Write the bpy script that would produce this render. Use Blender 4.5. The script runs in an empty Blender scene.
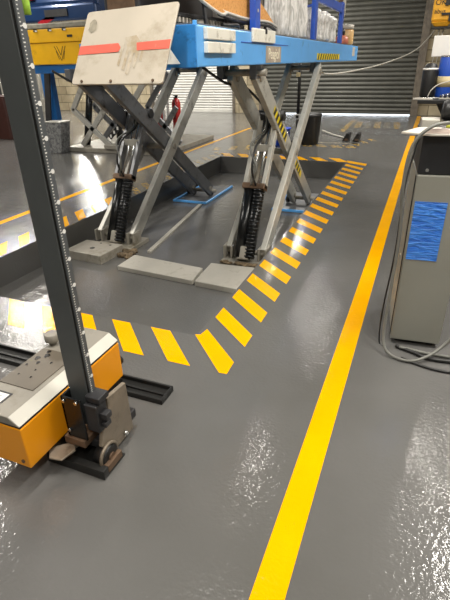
import bpy, bmesh, math, random
from mathutils import Vector, Matrix
random.seed(7)
sc = bpy.context.scene
COL = sc.collection
V = Vector
ROOTLOC = {}

# ------------------------------------------------------------------ materials
def new_mat(name):
    m = bpy.data.materials.new(name); m.use_nodes = True
    return m, m.node_tree.nodes, m.node_tree.links, m.node_tree.nodes['Principled BSDF']

def srgb(h):
    h = h.lstrip('#'); c = [int(h[i:i+2], 16)/255 for i in (0, 2, 4)]
    return [((x+.055)/1.055)**2.4 if x > .04045 else x/12.92 for x in c] + [1]

def mat(name, col, rough=.5, metal=0., var=.12, scale=8., bump=0., bscale=40., coat=0., dirt=None, dirt_amt=.5, dirt_scale=5.):
    m, N, L, b = new_mat(name)
    c = srgb(col)
    tc = N.new('ShaderNodeTexCoord')
    n = N.new('ShaderNodeTexNoise'); n.inputs['Scale'].default_value = scale; n.inputs['Detail'].default_value = 5
    L.new(tc.outputs['Object'], n.inputs['Vector'])
    r = N.new('ShaderNodeValToRGB')
    r.color_ramp.elements[0].position = .3; r.color_ramp.elements[1].position = .7
    r.color_ramp.elements[0].color = [x*(1-var) for x in c[:3]] + [1]
    r.color_ramp.elements[1].color = [min(1, x*(1+var)) for x in c[:3]] + [1]
    L.new(n.outputs['Fac'], r.inputs['Fac'])
    out = r.outputs['Color']
    if dirt:
        n2 = N.new('ShaderNodeTexNoise'); n2.inputs['Scale'].default_value = dirt_scale; n2.inputs['Detail'].default_value = 9; n2.inputs['Roughness'].default_value = .7
        L.new(tc.outputs['Object'], n2.inputs['Vector'])
        r2 = N.new('ShaderNodeValToRGB'); r2.color_ramp.elements[0].position = .62-dirt_amt*.3; r2.color_ramp.elements[1].position = .75-dirt_amt*.15
        L.new(n2.outputs['Fac'], r2.inputs['Fac'])
        mx = N.new('ShaderNodeMix'); mx.data_type = 'RGBA'
        L.new(r2.outputs['Color'], mx.inputs[0]); L.new(out, mx.inputs[6]); mx.inputs[7].default_value = srgb(dirt)
        out = mx.outputs[2]
    L.new(out, b.inputs['Base Color'])
    b.inputs['Roughness'].default_value = rough; b.inputs['Metallic'].default_value = metal
    b.inputs['Coat Weight'].default_value = coat; b.inputs['Coat Roughness'].default_value = .12
    if bump:
        n3 = N.new('ShaderNodeTexNoise'); n3.inputs['Scale'].default_value = bscale; n3.inputs['Detail'].default_value = 4
        L.new(tc.outputs['Object'], n3.inputs['Vector'])
        bp = N.new('ShaderNodeBump'); bp.inputs['Strength'].default_value = bump; bp.inputs['Distance'].default_value = .01
        L.new(n3.outputs['Fac'], bp.inputs['Height']); L.new(bp.outputs['Normal'], b.inputs['Normal'])
    return m

def emat(name, col, s):
    m, N, L, b = new_mat(name)
    b.inputs['Base Color'].default_value = srgb(col); b.inputs['Emission Color'].default_value = srgb(col)
    b.inputs['Emission Strength'].default_value = s
    return m

def floor_mat(name, paint=None, wear=0.0):
    """resin floor with a rolled texture; with paint the yellow marking on top of the same resin"""
    m, N, L, b = new_mat(name)
    tc = N.new('ShaderNodeTexCoord')
    big = N.new('ShaderNodeTexNoise'); big.inputs['Scale'].default_value = .55; big.inputs['Detail'].default_value = 6
    L.new(tc.outputs['Object'], big.inputs['Vector'])
    r = N.new('ShaderNodeValToRGB')
    r.color_ramp.elements[0].position = .35; r.color_ramp.elements[0].color = srgb('#5a5956')
    r.color_ramp.elements[1].position = .7; r.color_ramp.elements[1].color = srgb('#6a6968')
    L.new(big.outputs['Fac'], r.inputs['Fac'])
    # scattered pale scuffs
    sc1 = N.new('ShaderNodeTexNoise'); sc1.inputs['Scale'].default_value = 9; sc1.inputs['Detail'].default_value = 12; sc1.inputs['Roughness'].default_value = .75
    L.new(tc.outputs['Object'], sc1.inputs['Vector'])
    sr = N.new('ShaderNodeValToRGB'); sr.color_ramp.elements[0].position = .66; sr.color_ramp.elements[1].position = .8
    L.new(sc1.outputs['Fac'], sr.inputs['Fac'])
    mx0 = N.new('ShaderNodeMix'); mx0.data_type = 'RGBA'
    ml = N.new('ShaderNodeMath'); ml.operation = 'MULTIPLY'; ml.inputs[1].default_value = .35
    L.new(sr.outputs['Color'], ml.inputs[0]); L.new(ml.outputs[0], mx0.inputs[0])
    L.new(r.outputs['Color'], mx0.inputs[6]); mx0.inputs[7].default_value = srgb('#8d8b85')
    out = mx0.outputs[2]
    if paint:
        wn = N.new('ShaderNodeTexNoise'); wn.inputs['Scale'].default_value = 14; wn.inputs['Detail'].default_value = 10; wn.inputs['Roughness'].default_value = .7
        L.new(tc.outputs['Object'], wn.inputs['Vector'])
        wr = N.new('ShaderNodeValToRGB'); t = .25+.5*wear
        wr.color_ramp.elements[0].position = t-.04; wr.color_ramp.elements[1].position = t+.04
        L.new(wn.outputs['Fac'], wr.inputs['Fac'])
        tone = N.new('ShaderNodeTexNoise'); tone.inputs['Scale'].default_value = 2.5; tone.inputs['Detail'].default_value = 3
        L.new(tc.outputs['Object'], tone.inputs['Vector'])
        pr = N.new('ShaderNodeValToRGB'); pc = srgb(paint)
        pr.color_ramp.elements[0].position = .3; pr.color_ramp.elements[0].color = [x*.9 for x in pc[:3]]+[1]
        pr.color_ramp.elements[1].position = .7; pr.color_ramp.elements[1].color = pc
        L.new(tone.outputs['Fac'], pr.inputs['Fac'])
        mx = N.new('ShaderNodeMix'); mx.data_type = 'RGBA'
        L.new(wr.outputs['Color'], mx.inputs[0]); L.new(out, mx.inputs[6]); L.new(pr.outputs['Color'], mx.inputs[7])
        out = mx.outputs[2]
    L.new(out, b.inputs['Base Color'])
    rn = N.new('ShaderNodeTexNoise'); rn.inputs['Scale'].default_value = 1.3; rn.inputs['Detail'].default_value = 5
    L.new(tc.outputs['Object'], rn.inputs['Vector'])
    mr = N.new('ShaderNodeMapRange'); mr.inputs[1].default_value = .35; mr.inputs[2].default_value = .65
    mr.inputs[3].default_value = .07; mr.inputs[4].default_value = .16
    L.new(rn.outputs['Fac'], mr.inputs[0]); L.new(mr.outputs[0], b.inputs['Roughness'])
    b.inputs['Specular IOR Level'].default_value = .5 if not paint else .35
    # roller orange peel and slow undulation
    n1 = N.new('ShaderNodeTexNoise'); n1.inputs['Scale'].default_value = 55; n1.inputs['Detail'].default_value = 2
    n2 = N.new('ShaderNodeTexNoise'); n2.inputs['Scale'].default_value = 9; n2.inputs['Detail'].default_value = 3
    for n in (n1, n2): L.new(tc.outputs['Object'], n.inputs['Vector'])
    b1 = N.new('ShaderNodeBump'); b1.inputs['Strength'].default_value = .8; b1.inputs['Distance'].default_value = .0022
    b2 = N.new('ShaderNodeBump'); b2.inputs['Strength'].default_value = .4; b2.inputs['Distance'].default_value = .005
    L.new(n1.outputs['Fac'], b1.inputs['Height']); L.new(n2.outputs['Fac'], b2.inputs['Height'])
    L.new(b2.outputs['Normal'], b1.inputs['Normal']); L.new(b1.outputs['Normal'], b.inputs['Normal'])
    return m

def stone_mat():
    m, N, L, b = new_mat('stone_blocks')
    tc = N.new('ShaderNodeTexCoord'); mp = N.new('ShaderNodeMapping'); mp.inputs['Rotation'].default_value = (math.pi/2, 0, 0)
    L.new(tc.outputs['Object'], mp.inputs['Vector'])
    br = N.new('ShaderNodeTexBrick'); br.inputs['Scale'].default_value = 1.0
    br.inputs['Brick Width'].default_value = .62; br.inputs['Row Height'].default_value = .3; br.inputs['Mortar Size'].default_value = .012
    br.inputs['Color1'].default_value = srgb('#b9ad92'); br.inputs['Color2'].default_value = srgb('#8f836a'); br.inputs['Mortar'].default_value = srgb('#6f6650')
    L.new(mp.outputs['Vector'], br.inputs['Vector'])
    n = N.new('ShaderNodeTexNoise'); n.inputs['Scale'].default_value = 3; n.inputs['Detail'].default_value = 9
    L.new(tc.outputs['Object'], n.inputs['Vector'])
    mx = N.new('ShaderNodeMix'); mx.data_type = 'RGBA'; mx.blend_type = 'MULTIPLY'; mx.inputs[0].default_value = .6
    r = N.new('ShaderNodeValToRGB'); r.color_ramp.elements[0].position = .3; r.color_ramp.elements[0].color = (.5, .47, .42, 1); r.color_ramp.elements[1].position = .65
    L.new(n.outputs['Fac'], r.inputs['Fac'])
    L.new(br.outputs['Color'], mx.inputs[6]); L.new(r.outputs['Color'], mx.inputs[7]); L.new(mx.outputs[2], b.inputs['Base Color'])
    bp = N.new('ShaderNodeBump'); bp.inputs['Strength'].default_value = .7; bp.inputs['Distance'].default_value = .02; bp.invert = True
    L.new(br.outputs['Fac'], bp.inputs['Height']); L.new(bp.outputs['Normal'], b.inputs['Normal'])
    b.inputs['Roughness'].default_value = .85
    return m

def spot_mat(name, base, spot, scale, lo, hi, rough=.6):
    """voronoi spotted: rust holes, textured mat"""
    m, N, L, b = new_mat(name)
    tc = N.new('ShaderNodeTexCoord'); v = N.new('ShaderNodeTexVoronoi'); v.inputs['Scale'].default_value = scale
    L.new(tc.outputs['Object'], v.inputs['Vector'])
    r = N.new('ShaderNodeValToRGB'); r.color_ramp.elements[0].position = lo; r.color_ramp.elements[1].position = hi
    r.color_ramp.elements[0].color = srgb(spot); r.color_ramp.elements[1].color = srgb(base)
    L.new(v.outputs['Distance'], r.inputs['Fac']); L.new(r.outputs['Color'], b.inputs['Base Color'])
    b.inputs['Roughness'].default_value = rough
    return m

def wrap_mat(name, base, streak, scale=(6, 6, 1.2), rough=.25):
    m, N, L, b = new_mat(name)
    tc = N.new('ShaderNodeTexCoord'); mp = N.new('ShaderNodeMapping'); mp.inputs['Scale'].default_value = scale
    n = N.new('ShaderNodeTexNoise'); n.inputs['Scale'].default_value = 6; n.inputs['Detail'].default_value = 7; n.inputs['Distortion'].default_value = .8
    L.new(tc.outputs['Object'], mp.inputs['Vector']); L.new(mp.outputs['Vector'], n.inputs['Vector'])
    r = N.new('ShaderNodeValToRGB'); r.color_ramp.elements[0].position = .38; r.color_ramp.elements[1].position = .6
    r.color_ramp.elements[0].color = srgb(streak); r.color_ramp.elements[1].color = srgb(base)
    L.new(n.outputs['Fac'], r.inputs['Fac']); L.new(r.outputs['Color'], b.inputs['Base Color'])
    bp = N.new('ShaderNodeBump'); bp.inputs['Strength'].default_value = .8; bp.inputs['Distance'].default_value = .02
    L.new(n.outputs['Fac'], bp.inputs['Height']); L.new(bp.outputs['Normal'], b.inputs['Normal'])
    b.inputs['Roughness'].default_value = rough
    return m

M = {}
M['floor'] = floor_mat('resin_floor')
M['yellow'] = floor_mat('yellow_marking', '#f4ae00', 0.0)
M['worn'] = floor_mat('worn_yellow_marking', '#c9a347', .52)
M['wornwhite'] = floor_mat('worn_white_marking', '#a89e88', .54)
M['groove'] = mat('floor_groove', '#24231f', .8)
M['stone'] = stone_mat()
M['ceil'] = mat('ceiling_panel', '#4a4a48', .9)
M['plaster'] = mat('painted_wall', '#7d7b74', .8, var=.15, scale=2)
M['shut_dark'] = mat('dark_shutter_slats', '#54544e', .5, .25, var=.15, scale=3)
M['shut_pale'] = mat('pale_shutter_slats', '#c9c8c2', .45, .1, var=.08, scale=3)
M['jamb'] = mat('door_jamb', '#6d655a', .6, .2, var=.3, scale=6)
M['blue'] = mat('lift_blue_paint', '#5cabf0', .38, var=.06, scale=4, coat=.3, dirt='#2f5f93', dirt_amt=.05, dirt_scale=6)
M['blueend'] = mat('stained_blue_paint', '#2f80c8', .45, var=.15, scale=6, dirt='#1d3d5c', dirt_amt=.3, dirt_scale=7)
M['steel'] = mat('galvanised_arm', '#bab8af', .42, .35, var=.14, scale=7, dirt='#6a6459', dirt_amt=.18, dirt_scale=10)
M['steel_lt'] = mat('bright_arm', '#c3c1b8', .4, .2, var=.08, scale=7, dirt='#8c877c', dirt_amt=.15, dirt_scale=10)
M['steel_dark'] = mat('dark_grey_arm', '#77787a', .42, .4, var=.15, scale=6, dirt='#3c3b38', dirt_amt=.25, dirt_scale=8)
M['steel_mid'] = mat('mid_grey_arm', '#b6b4ac', .42, .3, var=.12, scale=7, dirt='#5f5a50', dirt_amt=.2, dirt_scale=9)
M['plate'] = mat('dusty_steel_plate', '#9d988d', .5, .25, var=.1, scale=6, dirt='#77705f', dirt_amt=.35, dirt_scale=5)
M['plate_pale'] = mat('pale_cover_plate', '#aeaaa0', .5, .1, var=.06, scale=8, dirt='#8d877a', dirt_amt=.15, dirt_scale=8)
M['debris'] = mat('oily_grit', '#6a5b46', .9, var=.5, scale=20, bump=1, bscale=30)
M['blk'] = mat('black_rubber', '#1c1c1c', .45, var=.3, scale=12)
M['blkgloss'] = mat('black_cylinder_paint', '#18191a', .25, .2, var=.3, scale=9)
M['rust'] = mat('rusty_steel', '#6b5644', .6, .4, var=.4, scale=14)
M['chrome'] = mat('bright_steel_rod', '#c4c4c2', .22, .9, var=.1)
M['board'] = mat('scuffed_beige_panel', '#b3aa9b', .5, var=.05, scale=5, dirt='#978b77', dirt_amt=.3, dirt_scale=3)
M['salmon'] = mat('red_band_paint', '#cc5b4a', .5, var=.08, scale=10, dirt='#b39684', dirt_amt=.12, dirt_scale=12)
M['stain'] = mat('brown_stain', '#9b8b70', .6, var=.06, scale=20, dirt='#b3aa9b', dirt_amt=.8, dirt_scale=14)
M['stain2'] = mat('grey_scrape', '#8b8474', .7, var=.35, scale=30)
M['hazy'] = mat('hazard_yellow', '#e8cf1c', .5, var=.1)
M['hazb'] = mat('hazard_black', '#1b1b1a', .5)
M['cream'] = mat('cream_steel', '#e9e6da', .45, .1, var=.06, dirt='#9a927e', dirt_amt=.25, dirt_scale=9)
M['labelbg'] = mat('faded_label', '#a79a8a', .6, var=.15, scale=20)
M['labeltx'] = mat('label_lettering', '#e9e2cd', .6, var=.05)
M['tan'] = spot_mat('tan_pimpled_mat', '#d59a55', '#b57536', 60, .1, .5, .8)
M['white'] = mat('white_paint', '#e4e2dc', .45, var=.04)
M['offw'] = mat('pale_rim', '#bfbab0', .5, var=.1)
M['crate'] = mat('grey_crate_plastic', '#8e8e8a', .5, var=.15, scale=10)
M['rack'] = mat('rack_blue', '#2350b4', .4, var=.1, coat=.3)
M['wrap'] = wrap_mat('clear_wrap', '#f0eeea', '#b5b2ae')
M['dark'] = mat('dark_equipment', '#2b2b2d', .5, var=.3)
M['orange'] = mat('tester_yellow_paint', '#f29d06', .42, var=.02, scale=4, coat=.15)
M['greytop'] = mat('tester_grey_cover', '#8b867c', .5, .1, var=.06, scale=7, dirt='#7b7468', dirt_amt=.35, dirt_scale=9)
M['chamfer'] = mat('tester_pale_edge', '#c2bfb5', .45, var=.04, scale=6)
M['smoke'] = mat('dusty_dark_cover', '#5e564a', .4, var=.12, scale=10)
M['spots'] = mat('oil_drips', '#1f1b17', .25, var=.3)
M['column'] = mat('anthracite_column', '#575b5c', .48, .3, var=.08, scale=5)
M['column2'] = mat('scale_strip_grey', '#63676a', .45, .4, var=.06, scale=5)
M['tick'] = mat('white_tick', '#e8e8e4', .5, var=.02)
M['brownsteel'] = mat('grimy_housing_steel', '#8b8071', .5, .35, var=.15, scale=9, dirt='#5a4e40', dirt_amt=.4, dirt_scale=7)
M['rail'] = mat('black_floor_rail', '#2b2b2a', .4, .4, var=.2)
M['cab'] = mat('cabinet_grey', '#8f8f86', .48, .1, var=.05, scale=3)
M['cabside'] = mat('cabinet_side_grey', '#84847c', .5, .1, var=.05, scale=3)
M['cabtop'] = mat('cabinet_black', '#232427', .45, var=.1)
M['film'] = wrap_mat('creased_blue_film', '#4a92f0', '#2b6fd6', (2.0, 1.0, 9), .35)
M['cable'] = mat('grey_cable', '#6f6f69', .5, var=.15)
M['bcable'] = mat('black_cable', '#1d1d1c', .45, var=.2)
M['red'] = mat('extinguisher_red', '#b0201c', .35, var=.08)
M['bucket'] = mat('blue_bucket_plastic', '#1f48c4', .4, var=.1)
M['ybeam'] = mat('yellow_beam_paint', '#eab20c', .42, var=.08, scale=3, dirt='#a87c10', dirt_amt=.1, dirt_scale=4)
M['deepblue'] = mat('deep_blue_paint', '#1e63a6', .45, var=.12, scale=4)
M['beamtop'] = mat('worn_grey_top', '#8a8678', .6, var=.3, scale=9)
M['logo'] = mat('logo_print', '#5b4410', .6)
M['car'] = mat('blue_car_paint', '#1c3a66', .25, .3, var=.05, coat=.8)
M['glass'] = mat('dark_car_glass', '#15181c', .08, 0, var=.05)
M['tail'] = mat('red_lamp_lens', '#a0222c', .2)
M['hivis'] = mat('green_sleeve', '#a8d64a', .6, var=.25, scale=25)
M['brown'] = mat('red_brown_paint', '#3a1c16', .5, var=.2)
M['hbox'] = wrap_mat('scratched_grey_metal', '#8b8c8a', '#55565a', (3, 3, 3), .35)
M['yhoist'] = mat('amber_housing', '#e0a325', .45, var=.12, scale=12)
M['olive'] = mat('olive_cloth', '#9a9a2c', .8, var=.2)
M['paper'] = mat('paper_sheets', '#aaa69c', .7, var=.1)
M['pink'] = mat('pale_pink_tray', '#d9c8c0', .5, var=.08)
M['beige'] = mat('beige_label', '#c7b68c', .6, var=.1)
M['amber'] = mat('amber_bottle', '#d9b27a', .35, var=.1)
M['cord'] = mat('pale_air_hose', '#b9b5ab', .5, var=.05)
M['tube'] = emat('fluorescent_tube', '#fff6e6', 14)
M['lightbox'] = mat('batten_white', '#d0d0cc', .5)
M['outside'] = mat('outdoor_concrete', '#b9b6ad', .8, var=.15)

# ------------------------------------------------------------------ mesh helper
class MB:
    def __init__(s): s.v = []; s.f = []; s.mi = []; s.m = 0; s.smooth = []; s.sm = False
    def _f(s, idx): s.f.append(idx); s.mi.append(s.m); s.smooth.append(s.sm)
    def poly(s, pts):
        o = len(s.v); s.v += [V(p) for p in pts]; s._f(list(range(o, o+len(pts)))); return s
    def hexa(s, c):   # 8 corners: bottom 4, top 4
        o = len(s.v); s.v += [V(p) for p in c]
        for q in ((3, 2, 1, 0), (4, 5, 6, 7), (0, 1, 5, 4), (1, 2, 6, 5), (2, 3, 7, 6), (3, 0, 4, 7)): s._f([o+i for i in q])
        return s
    def box(s, x0, x1, y0, y1, z0, z1):
        return s.hexa([(x0, y0, z0), (x1, y0, z0), (x1, y1, z0), (x0, y1, z0), (x0, y0, z1), (x1, y0, z1), (x1, y1, z1), (x0, y1, z1)])
    def bar(s, p, q, w, t, side=(1, 0, 0)):
        """rectangular bar from p to q: t along side, w across it"""
        p = V(p); q = V(q); d = (q-p).normalized(); a = V(side); a = (a-d*a.dot(d)).normalized(); b = d.cross(a)
        a = a*t/2; b = b*w/2
        return s.hexa([p-a-b, p+a-b, p+a+b, p-a+b, q-a-b, q+a-b, q+a+b, q-a+b])
    def prism(s, pts, d):
        o = len(s.v); n = len(pts); d = V(d)
        s.v += [V(p) for p in pts]; s.v += [V(p)+d for p in pts]
        s._f([o+i for i in range(n)][::-1]); s._f([o+n+i for i in range(n)])
        for i in range(n): j = (i+1) % n; s._f([o+i, o+j, o+n+j, o+n+i])
        return s
    def cyl(s, p, q, r, r2=None, n=20):
        p = V(p); q = V(q); r2 = r if r2 is None else r2
        return s.rings([(p, r), (q, r2)], (q-p), n)
    def rings(s, prs, axis, n=20):
        axis = V(axis).normalized(); a = axis.orthogonal().normalized(); b = axis.cross(a)
        o = len(s.v)
        for p, r in prs:
            for k in range(n):
                t = 2*math.pi*k/n; s.v.append(V(p)+(a*math.cos(t)+b*math.sin(t))*r)
        for i in range(len(prs)-1):
            for k in range(n):
                j = (k+1) % n; s.f.append([o+i*n+k, o+i*n+j, o+(i+1)*n+j, o+(i+1)*n+k]); s.mi.append(s.m); s.smooth.append(True)
        s._f([o+k for k in range(n)][::-1]); s._f([o+(len(prs)-1)*n+k for k in range(n)])
        return s
    def lathe(s, base, prof, axis=(0, 0, 1), n=24):
        ax = V(axis).normalized(); return s.rings([(V(base)+ax*h, r) for r, h in prof], ax, n)
    def torus(s, c, axis, R, r, n=28, m=10):
        axis = V(axis).normalized(); a = axis.orthogonal().normalized(); b = axis.cross(a); o = len(s.v); c = V(c)
        for i in range(n):
            t = 2*math.pi*i/n; d = a*math.cos(t)+b*math.sin(t)
            for k in range(m):
                u = 2*math.pi*k/m; s.v.append(c+d*(R+r*math.cos(u))+axis*r*math.sin(u))
        for i in range(n):
            for k in range(m):
                i2 = (i+1) % n; k2 = (k+1) % m
                s.f.append([o+i*m+k, o+i2*m+k, o+i2*m+k2, o+i*m+k2]); s.mi.append(s.m); s.smooth.append(True)
        return s
    def tube(s, pts, r, n=8, sub=6):
        pts = [V(p) for p in pts]; P = []
        for i in range(len(pts)-1):
            p0 = pts[max(i-1, 0)]; p1 = pts[i]; p2 = pts[i+1]; p3 = pts[min(i+2, len(pts)-1)]
            for k in range(sub):
                t = k/sub
                P.append(.5*((2*p1)+(p2-p0)*t+(2*p0-5*p1+4*p2-p3)*t*t+(3*p1-p0-3*p2+p3)*t**3))
        P.append(pts[-1]); o = len(s.v); a = None
        for i, p in enumerate(P):
            d = (P[min(i+1, len(P)-1)]-P[max(i-1, 0)]).normalized()
            a = d.orthogonal().normalized() if a is None else (a-d*a.dot(d)).normalized()
            b = d.cross(a)
            for k in range(n):
                t = 2*math.pi*k/n; s.v.append(p+(a*math.cos(t)+b*math.sin(t))*r)
        for i in range(len(P)-1):
            for k in range(n):
                j = (k+1) % n; s.f.append([o+i*n+k, o+i*n+j, o+(i+1)*n+j, o+(i+1)*n+k]); s.mi.append(s.m); s.smooth.append(True)
        s._f([o+k for k in range(n)][::-1]); s._f([o+(len(P)-1)*n+k for k in range(n)])
        return s
    def xf(s, m):
        s.v = [m @ p for p in s.v]; return s
    def build(s, name, mats, parent=None, bevel=0., fixn=True):
        me = bpy.data.meshes.new(name)
        off = ROOTLOC.get(parent.name, V((0, 0, 0))) if parent else V((0, 0, 0))
        o = bpy.data.objects.new(name, me)
        if not parent and s.v:   # origin of a single-mesh thing at its base
            xs = [p.x for p in s.v]; ys = [p.y for p in s.v]; zs = [p.z for p in s.v]
            if name.split('_')[0] not in ('floor', 'wall', 'ceiling'):
                off = V(((min(xs)+max(xs))/2, (min(ys)+max(ys))/2, min(zs)))
            o.location = off
        me.from_pydata([tuple(p-off) for p in s.v], [], s.f)
        if not isinstance(mats, (list, tuple)): mats = [mats]
        for m in mats: me.materials.append(m)
        for i, p in enumerate(me.polygons): p.material_index = s.mi[i]; p.use_smooth = s.smooth[i]
        if fixn:
            bm = bmesh.new(); bm.from_mesh(me); bmesh.ops.recalc_face_normals(bm, faces=bm.faces); bm.to_mesh(me); bm.free()
        COL.objects.link(o)
        if parent: o.parent = parent; ROOTLOC[o.name] = off
        if bevel:
            b = o.modifiers.new('bevel', 'BEVEL'); b.width = bevel; b.segments = 2; b.limit_method = 'ANGLE'; b.angle_limit = .6
        return o

def each(mb, name, m, parent, bevel=0.):
    """every separate piece of mb as an object of its own; returns them"""
    par = list(range(len(mb.v)))
    def find(a):
        while par[a] != a: par[a] = par[par[a]]; a = par[a]
        return a
    for fc in mb.f:
        for i in fc[1:]: par[find(i)] = find(fc[0])
    groups = {}
    for k, fc in enumerate(mb.f): groups.setdefault(find(fc[0]), []).append(k)
    out = []
    for fs in groups.values():
        c = MB(); ids = {}
        for k in fs:
            q = []
            for i in mb.f[k]:
                if i not in ids: ids[i] = len(c.v); c.v.append(mb.v[i])
                q.append(ids[i])
            c.f.append(q); c.mi.append(mb.mi[k]); c.smooth.append(mb.smooth[k])
        out.append(c.build(name, m, parent, bevel))
    return out

def tag(o, label, cat, group=None):
    o['label'] = label; o['category'] = cat
    if group: o['group'] = group
    return o
def struct(o): o['kind'] = 'structure'; return o
def thing(name, label, cat, loc, group=None):
    o = bpy.data.objects.new(name, None); COL.objects.link(o); o.location = loc; o.empty_display_size = .1
    ROOTLOC[o.name] = V(loc)
    return tag(o, label, cat, group)
def dup(root, delta, label=None, rz=0):
    r = root.copy(); COL.objects.link(r); r.location = V(root.location)+V(delta); r.rotation_euler = (0, 0, rz)
    if label: r['label'] = label
    for ch in list(root.children):
        c = ch.copy(); COL.objects.link(c); c.parent = r
        for g in list(ch.children):
            d = g.copy(); COL.objects.link(d); d.parent = c
    return r
def text_mesh(name, body, size, origin, xdir, ydir, m, parent, depth=.002):
    cu = bpy.data.curves.new(name, 'FONT'); cu.body = body; cu.size = size; cu.extrude = depth; cu.align_x = 'CENTER'; cu.align_y = 'CENTER'
    t = bpy.data.objects.new(name+'_tmp', cu); COL.objects.link(t)
    bpy.context.view_layer.update()
    me = bpy.data.meshes.new_from_object(t.evaluated_get(bpy.context.evaluated_depsgraph_get()))
    bpy.data.objects.remove(t)
    xd = V(xdir).normalized(); yd = V(ydir).normalized(); zd = xd.cross(yd)
    mt = Matrix((xd, yd, zd)).transposed().to_4x4(); off = ROOTLOC[parent.name]
    mt.translation = V(origin)-off
    me.transform(mt); me.materials.clear(); me.materials.append(m)
    o = bpy.data.objects.new(name, me); COL.objects.link(o); o.parent = parent; ROOTLOC[o.name] = off
    return o

# ------------------------------------------------------------------ room
XL, XR, YF, YB, ZC = -14.5, 1.7, -3.6, 16.45, 4.9
PX0, PX1, PY0, PY1, PZ = -3.56, -1.19, 2.32, 8.42, -.285
f = MB()
xs = [XL, PX0, PX1, XR]; ys = [YF, PY0, PY1, YB+3]
for i in range(3):
    for j in range(3):
        if i == 1 and j == 1: continue
        f.poly([(xs[i], ys[j], 0), (xs[i+1], ys[j], 0), (xs[i+1], ys[j+1], 0), (xs[i], ys[j+1], 0)])
f.poly([(PX0, PY0, PZ), (PX1, PY0, PZ), (PX1, PY1, PZ), (PX0, PY1, PZ)])
f.poly([(PX0, PY0, PZ), (PX0, PY1, PZ), (PX0, PY1, 0), (PX0, PY0, 0)])
f.poly([(PX1, PY1, PZ), (PX1, PY0, PZ), (PX1, PY0, 0), (PX1, PY1, 0)])
f.poly([(PX0, PY1, PZ), (PX1, PY1, PZ), (PX1, PY1, 0), (PX0, PY1, 0)])
f.poly([(PX1, PY0, PZ), (PX0, PY0, PZ), (PX0, PY0, 0), (PX1, PY0, 0)])
# markings, painted films on the same floor
e = .0016
def mark(pts, mi=1):
    f.m = mi; f.poly([(x, y, e) for x, y in pts]); f.m = 0
mark([(-.305, -1.5), (-.193, -1.5), (-.183, 12.0), (-.295, 12.0)])
mark([(-.29, 12.2), (-.18, 12.2), (-.17, 16.3), (-.28, 16.3)])
mark([(-1.205, 2.33), (-1.17, 2.34), (-1.155, 2.42), (-.845, 2.12), (-.842, 1.996), (-.89, 1.993)])
y = 2.59
while y < 8.35:
    mark([(-1.168, y+.153), (-1.168, y), (-.842, y-.29), (-.842, y-.143)]); y += .3275
mark([(-1.2, 8.62), (-1.16, 8.42), (-.83, 8.22), (-.83, 8.4)])
x = -1.532
while x > -3.4:
    mark([(x, 2.315), (x+.15, 2.315), (x+.455, 1.995), (x+.305, 1.995)]); x -= .318
y = 2.72
while y < 8.6:
    mark([(-3.85, y+.62), (-3.58, y+.34), (-3.58, y+.2), (-3.85, y+.46)], 1 if y < 5 else 2); y += .31
x = -3.5
while x < -1.3:
    mark([(x, 8.46), (x+.2, 8.46), (x-.02, 8.78), (x-.22, 8.78)], 1); x += .36
mark([(-4.47, -1), (-4.37, -1), (-4.37, 12.6), (-4.47, 12.6)])
mark([(-2.0, 12.4), (-1.85, 12.4), (-1.92, 15.1), (-2.07, 15.1)], 2)
for k in range(5): mark([(-1.75+k*.25, 13.2), (-1.58+k*.25, 13.2), (-1.68+k*.25, 14.6), (-1.84+k*.25, 14.6)], 3 if k % 2 else 2)
for k in range(6): mark([(-2.9+k*.3, 9.95), (-2.7+k*.3, 9.95), (-2.86+k*.3, 10.25), (-3.06+k*.3, 10.25)], 2)
mark([(-2.9, 10.45), (-1.25, 10.45), (-1.25, 10.62), (-2.9, 10.62)], 3)
for k in range(3): mark([(-1.3+k*.12, 10.3+k*.35), (-1.18+k*.12, 10.3+k*.35), (-1.3+k*.12, 10.6+k*.35), (-1.44+k*.12, 10.6+k*.35)], 2)
for k in range(3): mark([(-4.0+k*.3, 9.0+k*.15), (-3.85+k*.3, 9.0+k*.15), (-3.95+k*.3, 9.4+k*.2), (-4.1+k*.3, 9.4+k*.2)], 2)
f.m = 4; f.poly([(-4.2, 11.98, e), (1.6, 11.98, e), (1.6, 12.03, e), (-4.2, 12.03, e)]); f.m = 0
struct(f.build('floor', [M['floor'], M['yellow'], M['worn'], M['wornwhite'], M['groove']], fixn=False))

DX0, DX1, DZ = -5.45, -.42, 4.3      # dark shutter opening
WX0, WX1 = -9.75, -6.35              # pale shutter opening
w = MB(); T = .35
for a, b_ in ((XL, WX0), (WX1, DX0), (DX1, XR)): w.box(a, b_, YB, YB+T, 0, ZC)
for a, b_ in ((WX0, WX1), (DX0, DX1)): w.box(a, b_, YB, YB+T, DZ, ZC)
struct(w.build('wall_back', M['stone'], fixn=True))
struct(MB().box(XL-.2, XL, YF, YB, 0, ZC).build('wall_left', M['plaster']))
struct(MB().box(XR, XR+.2, YF, YB, 0, ZC).build('wall_right', M['plaster']))
struct(MB().box(XL, XR, YF-.2, YF, 0, ZC).build('wall_front', M['plaster']))
struct(MB().box(XL, XR, YF, YB, ZC, ZC+.2).build('ceiling', M['ceil']))

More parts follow.
